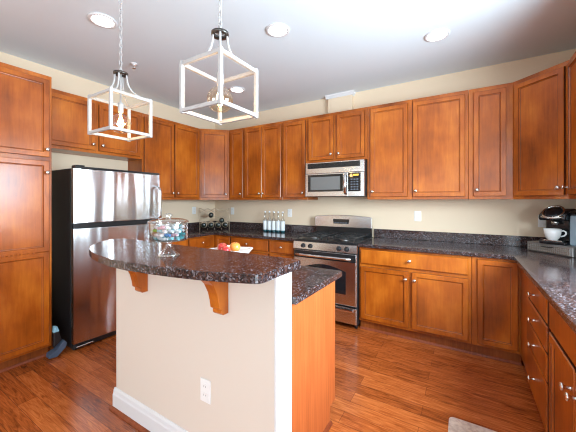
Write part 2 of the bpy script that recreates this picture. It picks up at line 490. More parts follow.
def base_cab(label, loc, rz, w, fronts, d=0.61, toe=True, kick=0.10, name='base_cabinet'):
    """fronts: list of (kind, x0, x1, z0, z1, knobs[(x,z)])"""
    t = thing(name, label, 'cabinet', loc, rz, 'base cabinets')
    carcass(t, w, d, kick, 0.8755)
    MB().box(0, w, -d + 0.04, -d + 0.055, 0, kick - 0.001).build('toe_kick', 'wood_in', t)
    sh = MB().prism([(-d + 0.04 + p, z) for p, z in q_], 0, w, 'x'); sh.build('shoe_molding', 'shoe', t)
    for kind, x0, x1, z0, z1, ks in fronts:
        o = door(t, x0, x1, z0, z1, -d - 0.001, name='drawer' if kind == 'drawer' else 'door', prof=SLAB if kind == 'drawer' else DOOR)
        for kx, kz in ks: knob(o, kx, -d - 0.021, kz)
    return t

# --- back wall, upper row (local x runs right)
G = 0.013
def up(label, x0, x1, doors, **k): return wall_cab(label, (x0, -0.001), 0, x1 - x0, [(a - x0, b_ - x0, s) for a, b_, s in doors], **k)
up('narrow single-door wall cabinet just right of the pale angled corner cabinet', 0.611, 0.909, [(0.655, 0.893, 'r')])
up('two-door wall cabinet above the clear bottles, left of centre on the back wall', 0.911, 1.579, [(0.940, 1.240, 'r'), (1.246, 1.562, 'l')])
up('single-door wall cabinet touching the left side of the microwave', 1.581, 1.963, [(1.605, 1.935, 'r')])
up('short two-door wall cabinet directly above the microwave', 1.965, 2.731, [(1.985, 2.325, 'r'), (2.370, 2.704, 'l')], z0=1.838)
up('single-door wall cabinet touching the right side of the microwave', 2.733, 3.211, [(2.772, 3.168, 'l')])
up('wide single-door wall cabinet above the wall outlet, second right of the microwave', 3.213, 3.719, [(3.222, 3.690, 'l')])
up('narrower single-door wall cabinet just left of the angled right corner cabinet', 3.721, 4.065, [(3.760, 4.012, 'l')])

# --- corner uppers: pentagon bodies with one angled door
def diag_cab(label, loc, rz, mirror):
    t = thing('corner_wall_cabinet', label, 'cabinet', (loc[0], loc[1], UZ0), 0, 'wall cabinets')
    s = -1 if mirror else 1
    poly = [(0, 0), (s * 0.61, 0), (s * 0.61, -0.305), (s * 0.305, -0.61), (0, -0.61)]
    MB().prism(poly, 0, UZ1 - UZ0).build('body', 'wood', t)
    L = 0.305 * math.sqrt(2)
    mid = Vector((s * 0.4575, -0.4575, 0))
    a = PI / 4 * s
    Mx = Matrix.Translation(mid) @ Matrix.Rotation(a, 4, 'Z')
    b = MB().rings(-L / 2 + 0.022, L / 2 - 0.022, 0.03, UZ1 - UZ0 - 0.04, DOOR, -0.001); b.xf(Mx)
    o = b.build('door', ['wood', 'glaze_shade'], t)
    k = MB().lathe([(0.0, 0.0), (0.0085, 0.0), (0.007, 0.004), (0.0055, 0.014), (0.0075, 0.022), (0.0155, 0.027), (0.0165, 0.031), (0.013, 0.036), (0.0, 0.038)], n=16,
                   mat4=Mx @ Matrix.Translation((L / 2 - 0.05, -0.021, 0.088)) @ Matrix.Rotation(PI / 2, 4, 'X'))
    k.build('knob', 'nickel', o)
    return t
diag_cab('angled corner wall cabinet with pale glare on its door, above the wine rack', (0.001, -0.001), 0, False)
diag_cab('angled corner wall cabinet above the coffee maker', (W - 0.001, -0.001), 0, True)

# --- left wall uppers (rz=+90: local x runs toward the back wall)
def left(label, y0, y1, doors, **k): return wall_cab(label, (0.001, y0), PI / 2, y1 - y0, doors, **k)
left('two-door wall cabinet on the left wall between fridge and pale corner cabinet', -1.518, -0.613, [(0.022, 0.448, 'r'), (0.466, 0.885, 'l')])
left('short two-door wall cabinet above the refrigerator', -2.533, -1.520, [(0.055, 0.480, 'r'), (0.520, 0.985, 'l')], z0=1.867)
# --- right wall upper
wall_cab('dark wall cabinet at the right edge of the photo, on the right wall', (W - 0.001, -0.613), -PI / 2, 0.80, [(0.03, 0.39, 'l'), (0.41, 0.77, 'l')])

# --- pantry
py0, py1 = -3.16, -2.536
t = thing('pantry_cabinet', 'tall floor-to-head pantry cabinet left of the refrigerator', 'cabinet', (0.001, py0, 0), PI / 2)
w = py1 - py0
MB().box(0, w, -0.61, 0, 0.10, UZ1, 0.002).build('body', 'wood', t)
MB().box(0, w, -0.54, -0.525, 0, 0.099).build('toe_kick', 'wood_in', t)
MB().prism([(-0.54 + p, z) for p, z in q_], 0, w, 'x').build('shoe_molding', 'shoe', t)
door(t, 0.03, w - 0.022, 1.735, 2.398, -0.611, w - 0.044, 1.797, name='upper_door')
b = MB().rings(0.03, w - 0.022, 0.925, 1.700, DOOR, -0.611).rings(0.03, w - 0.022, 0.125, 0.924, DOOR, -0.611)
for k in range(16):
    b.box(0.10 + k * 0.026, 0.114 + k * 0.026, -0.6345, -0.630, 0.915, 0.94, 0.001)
lo = b.build('lower_door', ['wood', 'glaze_shade'], t)
knob(lo, w - 0.044, -0.631, 1.60)

# --- base cabinets on the back wall
kz = 0.79
base_cab('base cabinet with two drawers left of the range, below the clear bottles', (0.94, -0.001, 0), 0, 1.023, [
    ('drawer', 0.012, 0.625, 0.715, 0.858, [(0.300, kz)]), ('drawer', 0.655, 1.00, 0.715, 0.858, [(0.835, kz)]),
    ('door', 0.012, 0.312, 0.13, 0.69, [(0.284, 0.62)]), ('door', 0.325, 0.625, 0.13, 0.69, [(0.353, 0.62)]), ('door', 0.655, 1.00, 0.13, 0.69, [(0.683, 0.62)])])
base_cab('base cabinet right of the range with a wide drawer over two doors', (2.737, -0.001, 0), 0, 0.999, [
    ('drawer', 0.018, 0.978, 0.705, 0.852, [(0.497, 0.778)]),
    ('door', 0.018, 0.490, 0.128, 0.672, [(0.464, 0.600)]), ('door', 0.516, 0.978, 0.128, 0.672, [(0.543, 0.600)])])
base_cab('base cabinet with one full-height door in the right corner, without a drawer', (3.738, -0.001, 0), 0, 0.349, [
    ('door', 0.042, 0.322, 0.128, 0.852, [])])
# --- left wall base between fridge and corner (rz=+90)
base_cab('base cabinet with drawers and doors on the left wall beside the fridge', (0.001, -1.53, 0), PI / 2, 0.90, [
    ('drawer', 0.02, 0.44, 0.715, 0.858, [(0.23, kz)]), ('drawer', 0.46, 0.88, 0.715, 0.858, [(0.67, kz)]),
    ('door', 0.02, 0.44, 0.13, 0.69, [(0.41, 0.62)]), ('door', 0.46, 0.88, 0.13, 0.69, [(0.49, 0.62)])])
t = thing('corner_base_cabinet', 'corner base cabinet under the wine rack', 'cabinet', (0.001, -0.001, 0), 0, 'base cabinets')
MB().prism([(0, 0), (0.938, 0), (0.938, -0.609), (0.609, -0.609), (0.609, -0.627), (0, -0.627)], 0.1, 0.8755).build('body', 'wood', t)
MB().box(0.609, 0.938, -0.54, -0.525, 0, 0.099).build('toe_kick', 'wood_in', t)
door(t, 0.655, 0.925, 0.13, 0.858, -0.610)
# --- right wall base (rz=-90: local x runs toward the camera)
rb0 = -0.613
dz = [(0.706, 0.852), (0.553, 0.692), (0.398, 0.540), (0.125, 0.385)]
base_cab('dark four-drawer base cabinet on the right side below the coffee maker', (W - 0.001, rb0, 0), -PI / 2, 1.019,
         [('drawer', 0.42, 0.985, a, b_, [(0.70, (a + b_) / 2 if a > 0.2 else 0.262)]) for a, b_ in dz], d=0.599)
base_cab('sink base cabinet with false front over two doors, at the right edge', (W - 0.001, rb0 - 1.021, 0), -PI / 2, 0.86, [
    ('drawer', 0.025, 0.835, 0.706, 0.852, []), ('door', 0.025, 0.420, 0.125, 0.690, [(0.392, 0.60)]), ('door', 0.436, 0.835, 0.125, 0.690, [(0.464, 0.60)])], d=0.599)
base_cab('base cabinet past the sink toward the camera, out at right', (W - 0.001, rb0 - 1.883, 0), -PI / 2, 0.80, [
    ('drawer', 0.025, 0.775, 0.706, 0.852, [(0.4, 0.778)]), ('door', 0.025, 0.39, 0.125, 0.690, [(0.36, 0.60)]), ('door', 0.41, 0.775, 0.125, 0.690, [(0.44, 0.60)])], d=0.599)

# --- countertops
CT0, CT1 = 0.8765, 0.911
def counter(label, poly, splash):
    t = thing('countertop', label, 'countertop', (0, 0, 0))
    MB().prism(poly, CT0, CT1, 'z', 0.005).build('slab', 'granite', t)
    for s_ in splash: MB().box(*s_, CT1 + 0.0003, 1.014, 0.003).build('backsplash', 'granite', t)
counter('dark speckled granite countertop left of the range, turning the left corner',
        [(0.001, -0.001), (1.962, -0.001), (1.962, -0.65), (0.65, -0.65), (0.65, -1.532), (0.001, -1.532)],
        [(0.001, 1.962, -0.021, -0.001), (0.001, 0.021, -1.532, -0.0215)])
counter('dark speckled granite countertop right of the range, turning the right corner',
        [(2.735, -0.001), (2.735, -0.65), (W - 0.65, -0.65), (W - 0.65, -3.28), (W - 0.001, -3.28), (W - 0.001, -0.001)],
        [(2.735, W - 0.001, -0.021, -0.001), (W - 0.021, W - 0.001, -3.28, -0.0215)])

# ------------------------------------------------------------------ island
t = thing('island_cabinet', 'island base cabinet with orange oak end panel under the lower counter', 'cabinet', (0, 0, 0))
MB().box(1.76, 2.965, -2.460, -1.905, 0.10, 0.8755).build('body', 'wood', t)
MB().prism([(-2.457, 0), (-1.975, 0), (-1.975, 0.10), (-1.897, 0.10), (-1.897, 0.8755), (-2.457, 0.8755)], 2.9655, 2.984, 'x', 0.001, 1).build('end_panel', 'oak', t, 'orange oak veneer end panel')
MB().box(1.76, 2.965, -1.99, -1.975, 0, 0.099).build('toe_kick', 'wood_in', t)
MB().prism([(2.9845 - p, z) for p, z in q_], -2.45, -1.975, 'y').build('shoe_molding', 'shoe', t)
for k in range(3):
    x0 = 1.785 + k * 0.395
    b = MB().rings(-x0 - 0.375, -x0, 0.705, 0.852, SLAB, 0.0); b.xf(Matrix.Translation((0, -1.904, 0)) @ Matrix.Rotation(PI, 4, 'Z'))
    o = b.build('drawer', ['wood', 'glaze_shade'], t)
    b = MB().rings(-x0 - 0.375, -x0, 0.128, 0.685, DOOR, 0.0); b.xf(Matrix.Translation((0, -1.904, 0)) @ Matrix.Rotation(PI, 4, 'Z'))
    b.build('door', ['wood', 'glaze_shade'], t)
o = MB().prism([(1.74, -2.459), (3.02, -2.459), (3.02, -1.868), (3.005, -1.853), (1.74, -1.853)], CT0, CT1, 'z', 0.005).build('countertop', 'granite')
tag(o, 'lower granite countertop of the island, half hidden behind the raised bar', 'countertop')

BT0, BT1 = 1.045, 1.083
front = [(1.53, -2.425), (3.015, -2.425), (3.033, -2.44), (3.033, -2.715), (3.0315, -2.728), (3.027, -2.739), (3.020, -2.748), (3.010, -2.755), (2.998, -2.761), (2.91, -2.792), (2.80, -2.826), (2.67, -2.853), (2.53, -2.874),
         (2.38, -2.888), (2.24, -2.886), (2.09, -2.866), (1.96, -2.836), (1.85, -2.797), (1.75, -2.747), (1.66, -2.687), (1.58, -2.612), (1.53, -2.54), (1.515, -2.47)]
o = MB().prism(front[::-1], BT0, BT1, 'z', 0.003, 1).build('bar_top', 'granite')
tag(o, 'raised granite bar top with bowed front edge, carrying the candy jar', 'countertop')

def corbel(x, label):
    pf = [(0, 0), (-0.196, 0), (-0.200, -0.005), (-0.196, -0.012), (-0.158, -0.020), (-0.128, -0.036), (-0.100, -0.066), (-0.076, -0.112), (-0.066, -0.150), (-0.060, -0.185), (-0.045, -0.195), (-0.045, -0.212), (-0.034, -0.222), (0, -0.222)]
    b = MB().prism([(p, q) for p, q in pf], -0.03, 0.03, 'x', 0.002, 1)
    o = b.build('corbel', 'wood')
    return tag(o, label, 'corbel', 'bar top corbels', (x, IY0 - 0.0004, BT0 - 0.0005))
corbel(2.05, 'left wooden corbel bracket under the bar, nearer the refrigerator')
corbel(2.69, 'right wooden corbel bracket under the bar, above the island outlet')

# ------------------------------------------------------------------ outlets and switch
def outlet(label, loc, rz, z, toggle=False):
    t = thing('wall_switch' if toggle else 'power_outlet', label, 'switch' if toggle else 'outlet', (loc[0], loc[1], z), rz, None if toggle else 'duplex wall outlets')
    MB().box(-0.036, 0.036, -0.006, -0.0003, -0.058, 0.058, 0.003, 2).build('cover_plate', 'plastic', t)
    if toggle:
        MB().box(-0.016, 0.016, -0.010, -0.0062, -0.033, 0.033, 0.002).build('rocker', 'plastic', t)
    else:
        for s_ in (1, -1):
            f = MB().prism([(0.017 * math.cos(a * PI / 8), s_ * 0.0215 + max(-0.0125, min(0.0125, 0.017 * math.sin(a * PI / 8)))) for a in range(16)], -0.0085, -0.0062, 'y').build('receptacle', 'plastic', t)
            sl = MB().box(-0.0075, -0.0055, -0.0092, -0.0086, s_ * 0.0215 - 0.002, s_ * 0.0215 + 0.007)
            sl.box(0.0055, 0.0075, -0.0092, -0.0086, s_ * 0.0215 - 0.002, s_ * 0.0215 + 0.006)
            sl.build('slots', 'slot', f)
    return t
outlet('white duplex outlet low on the cream island wall', (2.567, IY0), 0, 0.40)
outlet('white outlet on the left wall beside the wine rack', (0, -0.455), PI / 2, 1.205)
outlet('white outlet on the back wall just right of the wine rack', (0.405, 0), 0, 1.19)
outlet('white outlet on the back wall between clear bottles and range', (1.512, 0), 0, 1.182)
outlet('white outlet on the back wall right of the range', (3.228, 0), 0, 1.183)
outlet('white switch plate on the back wall partly behind the coffee maker', (4.325, 0), 0, 1.165, True)

# ------------------------------------------------------------------ refrigerator
fy0, fy1 = -2.402, -1.545
t = thing('refrigerator', 'stainless steel top-freezer refrigerator with black sides', 'refrigerator', (0.02, fy0, 0), PI / 2)
w = fy1 - fy0                                     # local: x toward back wall, -y into the room
MB().box(0, w, -0.615, 0, 0.03, 1.656, 0.006, 2).build('body', 'blackmat', t)
MB().box(0.02, w - 0.02, -0.60, -0.04, 0, 0.03).build('plinth', 'black', t)
def fdoor(name, z0, z1):
    # slightly crowned door skin
    poly = [(0.0, -0.625), (0.0, -0.668)] + [(w * k / 12, -0.668 - 0.026 * math.sin(PI * k / 12)) for k in range(13)] + [(w, -0.668), (w, -0.625)]
    b = MB().prism(poly[::-1], z0, z1, 'z', 0.004, 2)
    o = b.build(name, 'steel_door', t)
    MB().box(0.006, w - 0.006, -0.6245, -0.616, z0 + 0.01, z1 - 0.01).build('gasket', 'black', o)
    return o
fz = fdoor('freezer_door', 1.156, 1.652)
fd = fdoor('fridge_door', 0.065, 1.106)
MB().box(0.004, w - 0.004, -0.655, -0.6155, 1.109, 1.153, 0.003).build('divider', 'black', t)
MB().box(0.004, w - 0.004, -0.68, -0.6155, 1.6565, 1.674, 0.003).build('top_cap', 'black', t)
MB().box(0.02, 0.09, -0.675, -0.58, 1.6745, 1.686, 0.004).build('hinge_cover', 'black', t)
b = MB().box(0.004, w - 0.004, -0.655, -0.6155, 0.008, 0.060, 0.004)
b.build('kick_grille', 'black', t)
MB().box(0.02, 0.16, -0.680, -0.6555, 0.028, 0.040, 0.003).build('lower_hinge', 'handle', t)
def fhandle(parent, z0, z1, archtop):
    xh = w - 0.045; pts = []
    n = 10
    def arch(zc, s_):
        return [(xh, -0.676 - 0.072 * math.sin(PI / 2 * k / n), zc + s_ * 0.06 * math.cos(PI / 2 * k / n)) for k in range(n + 1)]
    if archtop: pts = arch(z1 - 0.06, 1) + [(xh, -0.748, z0 + 0.03), (xh, -0.748, z0 + 0.012), (xh, -0.715, z0), (xh, -0.676, z0)]
    else: pts = [(xh, -0.676, z1), (xh, -0.715, z1), (xh, -0.748, z1 - 0.012), (xh, -0.748, z1 - 0.03)] + arch(z0 + 0.06, -1)[::-1]
    b = MB().tube(pts, 0.013, 10, flat=(0.018, 0.012)); return b.build('handle', 'handle', parent)
fhandle(fz, 1.165, 1.52, True)
fhandle(fd, 0.55, 1.090, False)

# ------------------------------------------------------------------ range
t = thing('range', 'stainless steel gas range with black cooktop under the microwave', 'range', (1.9675, -0.001, 0))
w = 0.762 - 0.002
MB().box(0.0, w, -0.635, -0.02, 0.045, 0.893, 0.002).build('body', 'blackmat', t)
for x in (0.03, w - 0.03):
    for y in (-0.60, -0.08): MB().cyl((x, y, 0.0225), 0.018, 0.045, 12).build('foot', 'black', t)
# cooktop
ct = MB().box(0, w, -0.665, -0.02, 0.8935, 0.915, 0.006, 2).build('cooktop', 'black', t)
for bx_, by_ in ((0.19, -0.50), (0.19, -0.20), (0.57, -0.50), (0.57, -0.20)):
    bn = MB().lathe([(0.055, 0), (0.055, 0.008), (0.04, 0.012), (0.04, 0.018), (0.0, 0.020)], (bx_, by_, 0.9152), 20).build('burner', 'burner', ct)
    MB().lathe([(0.032, 0), (0.034, 0.006), (0.0, 0.009)], (bx_, by_, 0.9355), 18).build('burner_cap', 'iron', bn)
for gx in (0.035, 0.415):
    b = MB(); gw = 0.31
    b.box(gx, gx + gw, -0.645, -0.633, 0.940, 0.954, 0.002).box(gx, gx + gw, -0.085, -0.073, 0.940, 0.954, 0.002)
    for x in (gx, gx + gw / 2 - 0.006, gx + gw - 0.012): b.box(x, x + 0.012, -0.633, -0.085, 0.940, 0.954, 0.002)
    for y in (-0.50, -0.36, -0.20): b.box(gx + 0.012, gx + gw - 0.012, y - 0.006, y + 0.006, 0.942, 0.956, 0.002)
    for x in (gx, gx + gw - 0.012):
        for y in (-0.645, -0.362, -0.085): b.box(x, x + 0.012, y, y + 0.012, 0.9155, 0.941)
    b.build('grate', 'iron', t)
# control panel, knobs
cp = MB().prism([(-0.636, 0.800), (-0.672, 0.800), (-0.680, 0.808), (-0.672, 0.888), (-0.662, 0.893), (-0.636, 0.893)], 0, w, 'x', 0.001, 1).build('control_panel', 'steel', t)
for x in (0.130, 0.222, 0.565, 0.652):
    k = MB().lathe([(0.026, 0), (0.026, 0.004), (0.020, 0.006), (0.019, 0.028), (0.015, 0.032), (0, 0.032)], n=20, mat4=Matrix.Translation((x, -0.677, 0.846)) @ Matrix.Rotation(PI / 2, 4, 'X'))
    k.box(x - 0.004, x + 0.004, -0.718, -0.708, 0.828, 0.864, 0.001)
    k.build('burner_knob', 'black', cp)
# oven door with arched window
od = MB().box(0.004, w - 0.004, -0.672, -0.637, 0.245, 0.792, 0.006, 2).build('oven_door', 'steel', t)
arch = [(0.12, 0.36), (0.64, 0.36), (0.64, 0.60)] + [(0.64 - 0.52 * k / 12, 0.60 + 0.055 * math.sin(PI * k / 12)) for k in range(1, 12)] + [(0.12, 0.60)]
MB().prism(arch, -0.676, -0.6725, 'y', 0.002, 1).build('window', 'blackglass', od)
MB().box(0.010, w - 0.010, -0.6755, -0.6725, 0.706, 0.788, 0.001).build('black_band', 'black', od)
hd = MB().tube([(0.05, -0.708, 0.745)] + [(0.05 + (w - 0.1) * k / 10, -0.708 - 0.012 * math.sin(PI * k / 10), 0.745) for k in range(1, 10)] + [(w - 0.05, -0.708, 0.745)], 0.015, 12)
for x in (0.065, w - 0.065): hd.box(x - 0.012, x + 0.012, -0.706, -0.676, 0.735, 0.755, 0.002)
hd.build('handle', 'handle', od)
dr = MB().box(0.004, w - 0.004, -0.668, -0.637, 0.055, 0.225, 0.006, 2).build('drawer', 'steel', t)
MB().prism([(-0.6685, 0.218), (-0.695, 0.212), (-0.698, 0.200), (-0.690, 0.186), (-0.6685, 0.178)], 0.04, w - 0.04, 'x', 0.002, 1).build('handle', 'handle', dr)
# backguard
MB().box(0.012, w - 0.012, -0.075, -0.021, 0.9155, 1.045, 0.003).build('backguard_base', 'black', t)
top = [(0.0, 1.02), (w, 1.02), (w, 1.145), (w - 0.02, 1.160)] + [(w - 0.02 - (w - 0.04) * k / 14, 1.160 + 0.018 * math.sin(PI * k / 14)) for k in range(1, 14)] + [(0.02, 1.160), (0.0, 1.145)]
bgd = MB().prism(top, -0.105, -0.076, 'y', 0.006, 2).build('backguard', 'steel', t)
dp = MB().prism([(0.27, 1.065), (0.47, 1.065), (0.48, 1.125), (0.26, 1.125)], -0.109, -0.1055, 'y').build('display', 'blackglass', bgd)
b = MB()
for k in range(5): b.box(0.285 + k * 0.036, 0.31 + k * 0.036, -0.1105, -0.1095, 1.072, 1.084)
b.build('keypad', 'keys', dp)

# ------------------------------------------------------------------ microwave
mx0, mz0 = 1.985, 1.408
t = thing('microwave', 'stainless over-the-range microwave below the short two-door cabinet', 'microwave', (mx0, -0.001, mz0))
w, h = 0.742, 0.418
MB().box(0, w, -0.375, 0, 0, h, 0.003).build('body', 'blackmat', t)
MB().box(0, w, -0.405, -0.376, h - 0.135, h, 0.004, 2).build('top_panel', 'steel', t)
b = MB()
for k in range(6): b.box(0.035, w * 0.93, -0.4095, -0.4055, h - 0.068 + k * 0.009, h - 0.062 + k * 0.009)
b.box(0.03, w * 0.935, -0.407, -0.4055, h - 0.072, h - 0.010)
b.build('vent_grille', 'black', t)
dw = w * 0.745
d_ = MB().box(0, dw, -0.410, -0.376, 0.004, h - 0.137, 0.004, 2).build('door', 'steel', t)
MB().box(0.038, w * 0.665, -0.413, -0.4105, 0.062, h - 0.150, 0.001).build('window', 'blackglass', d_)
MB().box(0.075, w * 0.62, -0.4142, -0.4132, 0.085, h - 0.178, 0.0).build('window_screen', 'mesh', d_)
hb = MB().tube([(w * 0.712, -0.413, 0.03), (w * 0.712, -0.442, 0.045), (w * 0.712, -0.450, 0.14), (w * 0.712, -0.442, 0.245), (w * 0.712, -0.413, 0.262)], 0.013, 10, flat=(0.018, 0.009))
hb.build('handle', 'handle', d_)
cp = MB().box(dw + 0.002, w, -0.408, -0.376, 0.004, h - 0.137, 0.003).build('control_panel', 'steel', t)
kp = MB().box(dw + 0.004, w * 0.945, -0.4115, -0.4085, 0.060, h - 0.145, 0.002).build('key_panel', 'blackglass', cp)
MB().box(dw + 0.065, w * 0.915, -0.4127, -0.4117, h - 0.180, h - 0.161).build('display', 'display', kp)
b = MB()
for r in range(5):
    for c in range(3): b.box(dw + 0.034 + c * 0.034, dw + 0.056 + c * 0.034, -0.4127, -0.4117, 0.075 + r * 0.029, 0.090 + r * 0.029)
b.build('keypad', 'keys', kp)

# ------------------------------------------------------------------ recessed ceiling lights
def downlight(x, y, label):
    t = thing('recessed_light', label, 'ceiling light', (x, y, H), 0, 'recessed ceiling lights')
    MB().lathe([(0.072, -0.001), (0.098, -0.001), (0.096, -0.008), (0.080, -0.012), (0.072, -0.006), (0.072, -0.001)], n=32).build('trim_ring', 'white', t)
    MB().lathe([(0.0, -0.0045), (0.0715, -0.0045), (0.0715, -0.002), (0, -0.002)], n=32).build('lens', 'lens', t)
downlight(1.31, -2.46, 'recessed ceiling light at upper left, above the nearer-fridge lantern')
downlight(2.39, -1.655, 'recessed ceiling light in the middle of the ceiling, right of the lanterns')
downlight(3.489, -0.902, 'recessed ceiling light at upper right, before the right back cabinets')
downlight(1.262, -0.866, 'recessed ceiling light seen through the right-hand lantern')

t = thing('fire_sprinkler', 'small fire sprinkler head on the ceiling behind the left lantern', 'sprinkler', (0.83, -1.93, H))
MB().lathe([(0.0, -0.001), (0.034, -0.001), (0.032, -0.006), (0.014, -0.010), (0.012, -0.022), (0.0, -0.022)], n=18).build('escutcheon', 'white', t)
b = MB().tube([(0.012, 0, -0.02), (0.014, 0, -0.035), (0.004, 0, -0.048)], 0.003, 6).tube([(-0.012, 0, -0.02), (-0.014, 0, -0.035), (-0.004, 0, -0.048)], 0.003, 6)
b.lathe([(0.0, -0.052), (0.018, -0.052), (0.018, -0.049), (0, -0.047)], n=12); b.build('deflector', 'nickel', t)

# ------------------------------------------------------------------ pendant lanterns
def lantern(x, y, z0, label):
    """z0: bottom of the cage; local origin at the cage centre bottom"""
    t = thing('pendant_lantern', label, 'pendant light', (x, y, z0), 0, 'pendant lanterns over the bar')
    a = 0.1235; hh = 0.236; r = 0.0085
    for sx in (-1, 1):
        for sy in (-1, 1):
            MB().box(sx * a - r, sx * a + r, sy * a - r, sy * a + r, -0.004, hh + 0.006, 0.0015).build('corner_post', 'lantern', t)
    for nm, z in (('bottom_frame', 0.0), ('top_frame', hh - 2 * r)):
        b = MB()
        for s_ in (-1, 1):
            b.box(-a + r, a - r, s_ * a - r + 0.001, s_ * a + r - 0.001, z, z + 2 * r, 0.001)
            b.box(s_ * a - r + 0.001, s_ * a + r - 0.001, -a + r, a - r, z, z + 2 * r, 0.001)
        b.build(nm, 'lantern', t)
    zt = hh + 0.160
    b = MB()
    for sx in (-1, 1):
        for sy in (-1, 1):
            pts = []
            for k in range(11):
                s_ = k / 10
                rad = 0.024 + (a - 0.024) * (s_ ** 2.3)
                pts.append((sx * rad, sy * rad, zt - (zt - hh - 0.004) * (1 - (1 - s_) ** 1.7)))
            b.tube(pts, 0.0055, 8)
    b.build('arm', 'lantern', t)
    MB().lathe([(0.026, 0.0), (0.042, 0.0), (0.042, 0.014), (0.026, 0.014), (0.026, 0.0)], (0, 0, zt - 0.012), 24).build('ring', 'darkring', t)
    b = MB().lathe([(0.0, 0.0), (0.020, 0.0), (0.024, 0.004), (0.020, 0.012), (0.008, 0.020), (0.006, 0.036), (0.0, 0.036)], (0, 0, zt), 18)
    b.tube([(0.011 * math.cos(q), 0, zt + 0.045 + 0.011 * math.sin(q)) for q in [k * PI / 6 for k in range(12)]], 0.0022, 6, True)
    b.build('finial', 'lantern', t)
    # stem, candle sleeve and bulb
    MB().cyl((0, 0, (zt + 0.205) / 2), 0.005, zt - 0.205, 10).build('stem', 'lantern', t)
    sk = MB().lathe([(0.0, 0.205), (0.015, 0.205), (0.016, 0.195), (0.016, 0.150), (0.013, 0.143), (0.0, 0.143)], n=16).build('socket', 'lantern', t)
    bl = MB().lathe([(0.013, 0.143), (0.015, 0.137), (0.026, 0.131), (0.042, 0.120), (0.056, 0.102), (0.0625, 0.080), (0.0615, 0.058), (0.052, 0.036), (0.036, 0.022), (0.016, 0.0155), (0.0, 0.0145)], n=28).build('bulb', 'bulbglass', t)
    b = MB()
    for q in range(5):
        an = q * 2 * PI / 5
        b.tube([(0.006 * math.cos(an), 0.006 * math.sin(an), 0.120), (0.016 * math.cos(an), 0.016 * math.sin(an), 0.090), (0.016 * math.cos(an + 0.5), 0.016 * math.sin(an + 0.5), 0.062), (0.008 * math.cos(an + 0.6), 0.008 * math.sin(an + 0.6), 0.046)], 0.0014, 5)
    b.cyl((0, 0, 0.128), 0.006, 0.022, 8)
    b.build('filament', 'filament', bl)
    # chain to the ceiling
    zc = H - z0
    b = MB(); z = zt + 0.064; k = 0
    while z < zc - 0.045:
        pts = []
        for q in range(14):
            an = 2 * PI * q / 14
            u, v = 0.0085 * math.cos(an), 0.017 * math.sin(an)
            pts.append((u, 0, z + v) if k % 2 else (0, u, z + v))
        b.tube(pts, 0.002, 6, True)
        z += 0.0275; k += 1
    b.tube([(0.003, 0.003, zt + 0.03), (0.006, -0.004, zt + 0.2), (-0.005, 0.004, (zt + zc) / 2), (0.003, 0.005, zc - 0.2), (0, 0, zc - 0.02)], 0.0018, 5)
    b.build('chain', 'lantern', t)
    MB().lathe([(0.0, 0), (0.012, 0), (0.030, 0.012), (0.060, 0.022), (0.062, 0.029), (0.0, 0.029)], (0, 0, zc - 0.030), 28).build('canopy', 'lantern', t)
    L = bpy.data.lights.new('bulb_light', 'POINT'); L.energy = BULB_W; L.color = (1.0, 0.68, 0.36); L.shadow_soft_size = 0.02
    lo = bpy.data.objects.new('bulb_light', L); lo.location = (0, 0, 0.075); C.objects.link(lo); lo.parent = t
lantern(1.822, -2.604, 1.774, 'left white cage lantern hanging in front of the refrigerator cabinets')
lantern(2.673, -2.594, 1.776, 'right white cage lantern, the larger-looking one near the photo centre')

# ------------------------------------------------------------------ candy jar with candies
jx, jy = 2.404, -2.683
t = thing('candy_jar', 'clear footed glass candy jar with lid on the bar top', 'jar', (jx, jy, BT1 + 0.0005))
t.scale = (0.93, 0.93, 1.0)
MB().lathe([(0.0, 0.0), (0.056, 0.0), (0.056, 0.005), (0.042, 0.014), (0.026, 0.032), (0.016, 0.052), (0.015, 0.064), (0.020, 0.072), (0.0, 0.072)], n=32).build('foot', 'jarglass', t)
MB().lathe([(0.0, 0.0725), (0.060, 0.0725), (0.090, 0.076), (0.099, 0.084), (0.100, 0.160), (0.103, 0.168), (0.099, 0.168), (0.096, 0.160), (0.095, 0.087), (0.086, 0.080), (0.0, 0.078)], n=40).build('bowl', 'jarglass', t)
lid = MB().lathe([(0.104, 0.1685), (0.106, 0.172), (0.096, 0.178), (0.075, 0.184), (0.050, 0.187), (0.020, 0.189), (0.012, 0.192), (0.020, 0.200), (0.020, 0.207), (0.010, 0.213), (0.0, 0.214)], n=40).build('lid', 'jarglass', t)
cm = [('white', srgb(236, 238, 240)), ('teal', srgb(70, 178, 186)), ('blue', srgb(100, 150, 205)), ('green', srgb(96, 190, 60)), ('aqua', srgb(150, 214, 220)), ('pink', srgb(232, 180, 190))]
protos = {}
def candy(col):
    if col in protos: return copy_tree(protos[col])
    m = mat(col + '_candy_wrapper', dict(cm)[col], 0.25)
    b = MB().sphere((0, 0, 0), 0.0098, (1.15, 1, 0.85), 12)
    for s_ in (-1, 1):
        T4 = Matrix.Rotation(PI / 2 * s_, 4, 'Y')
        b.lathe([(0.002, 0.009), (0.004, 0.0125), (0.0075, 0.0165), (0.0068, 0.0168), (0.003, 0.0128), (0.001, 0.0095)], n=8, mat4=T4)
    o = b.build('wrapped_candy', m); protos[col] = o
    return o
rc = random.Random(3)
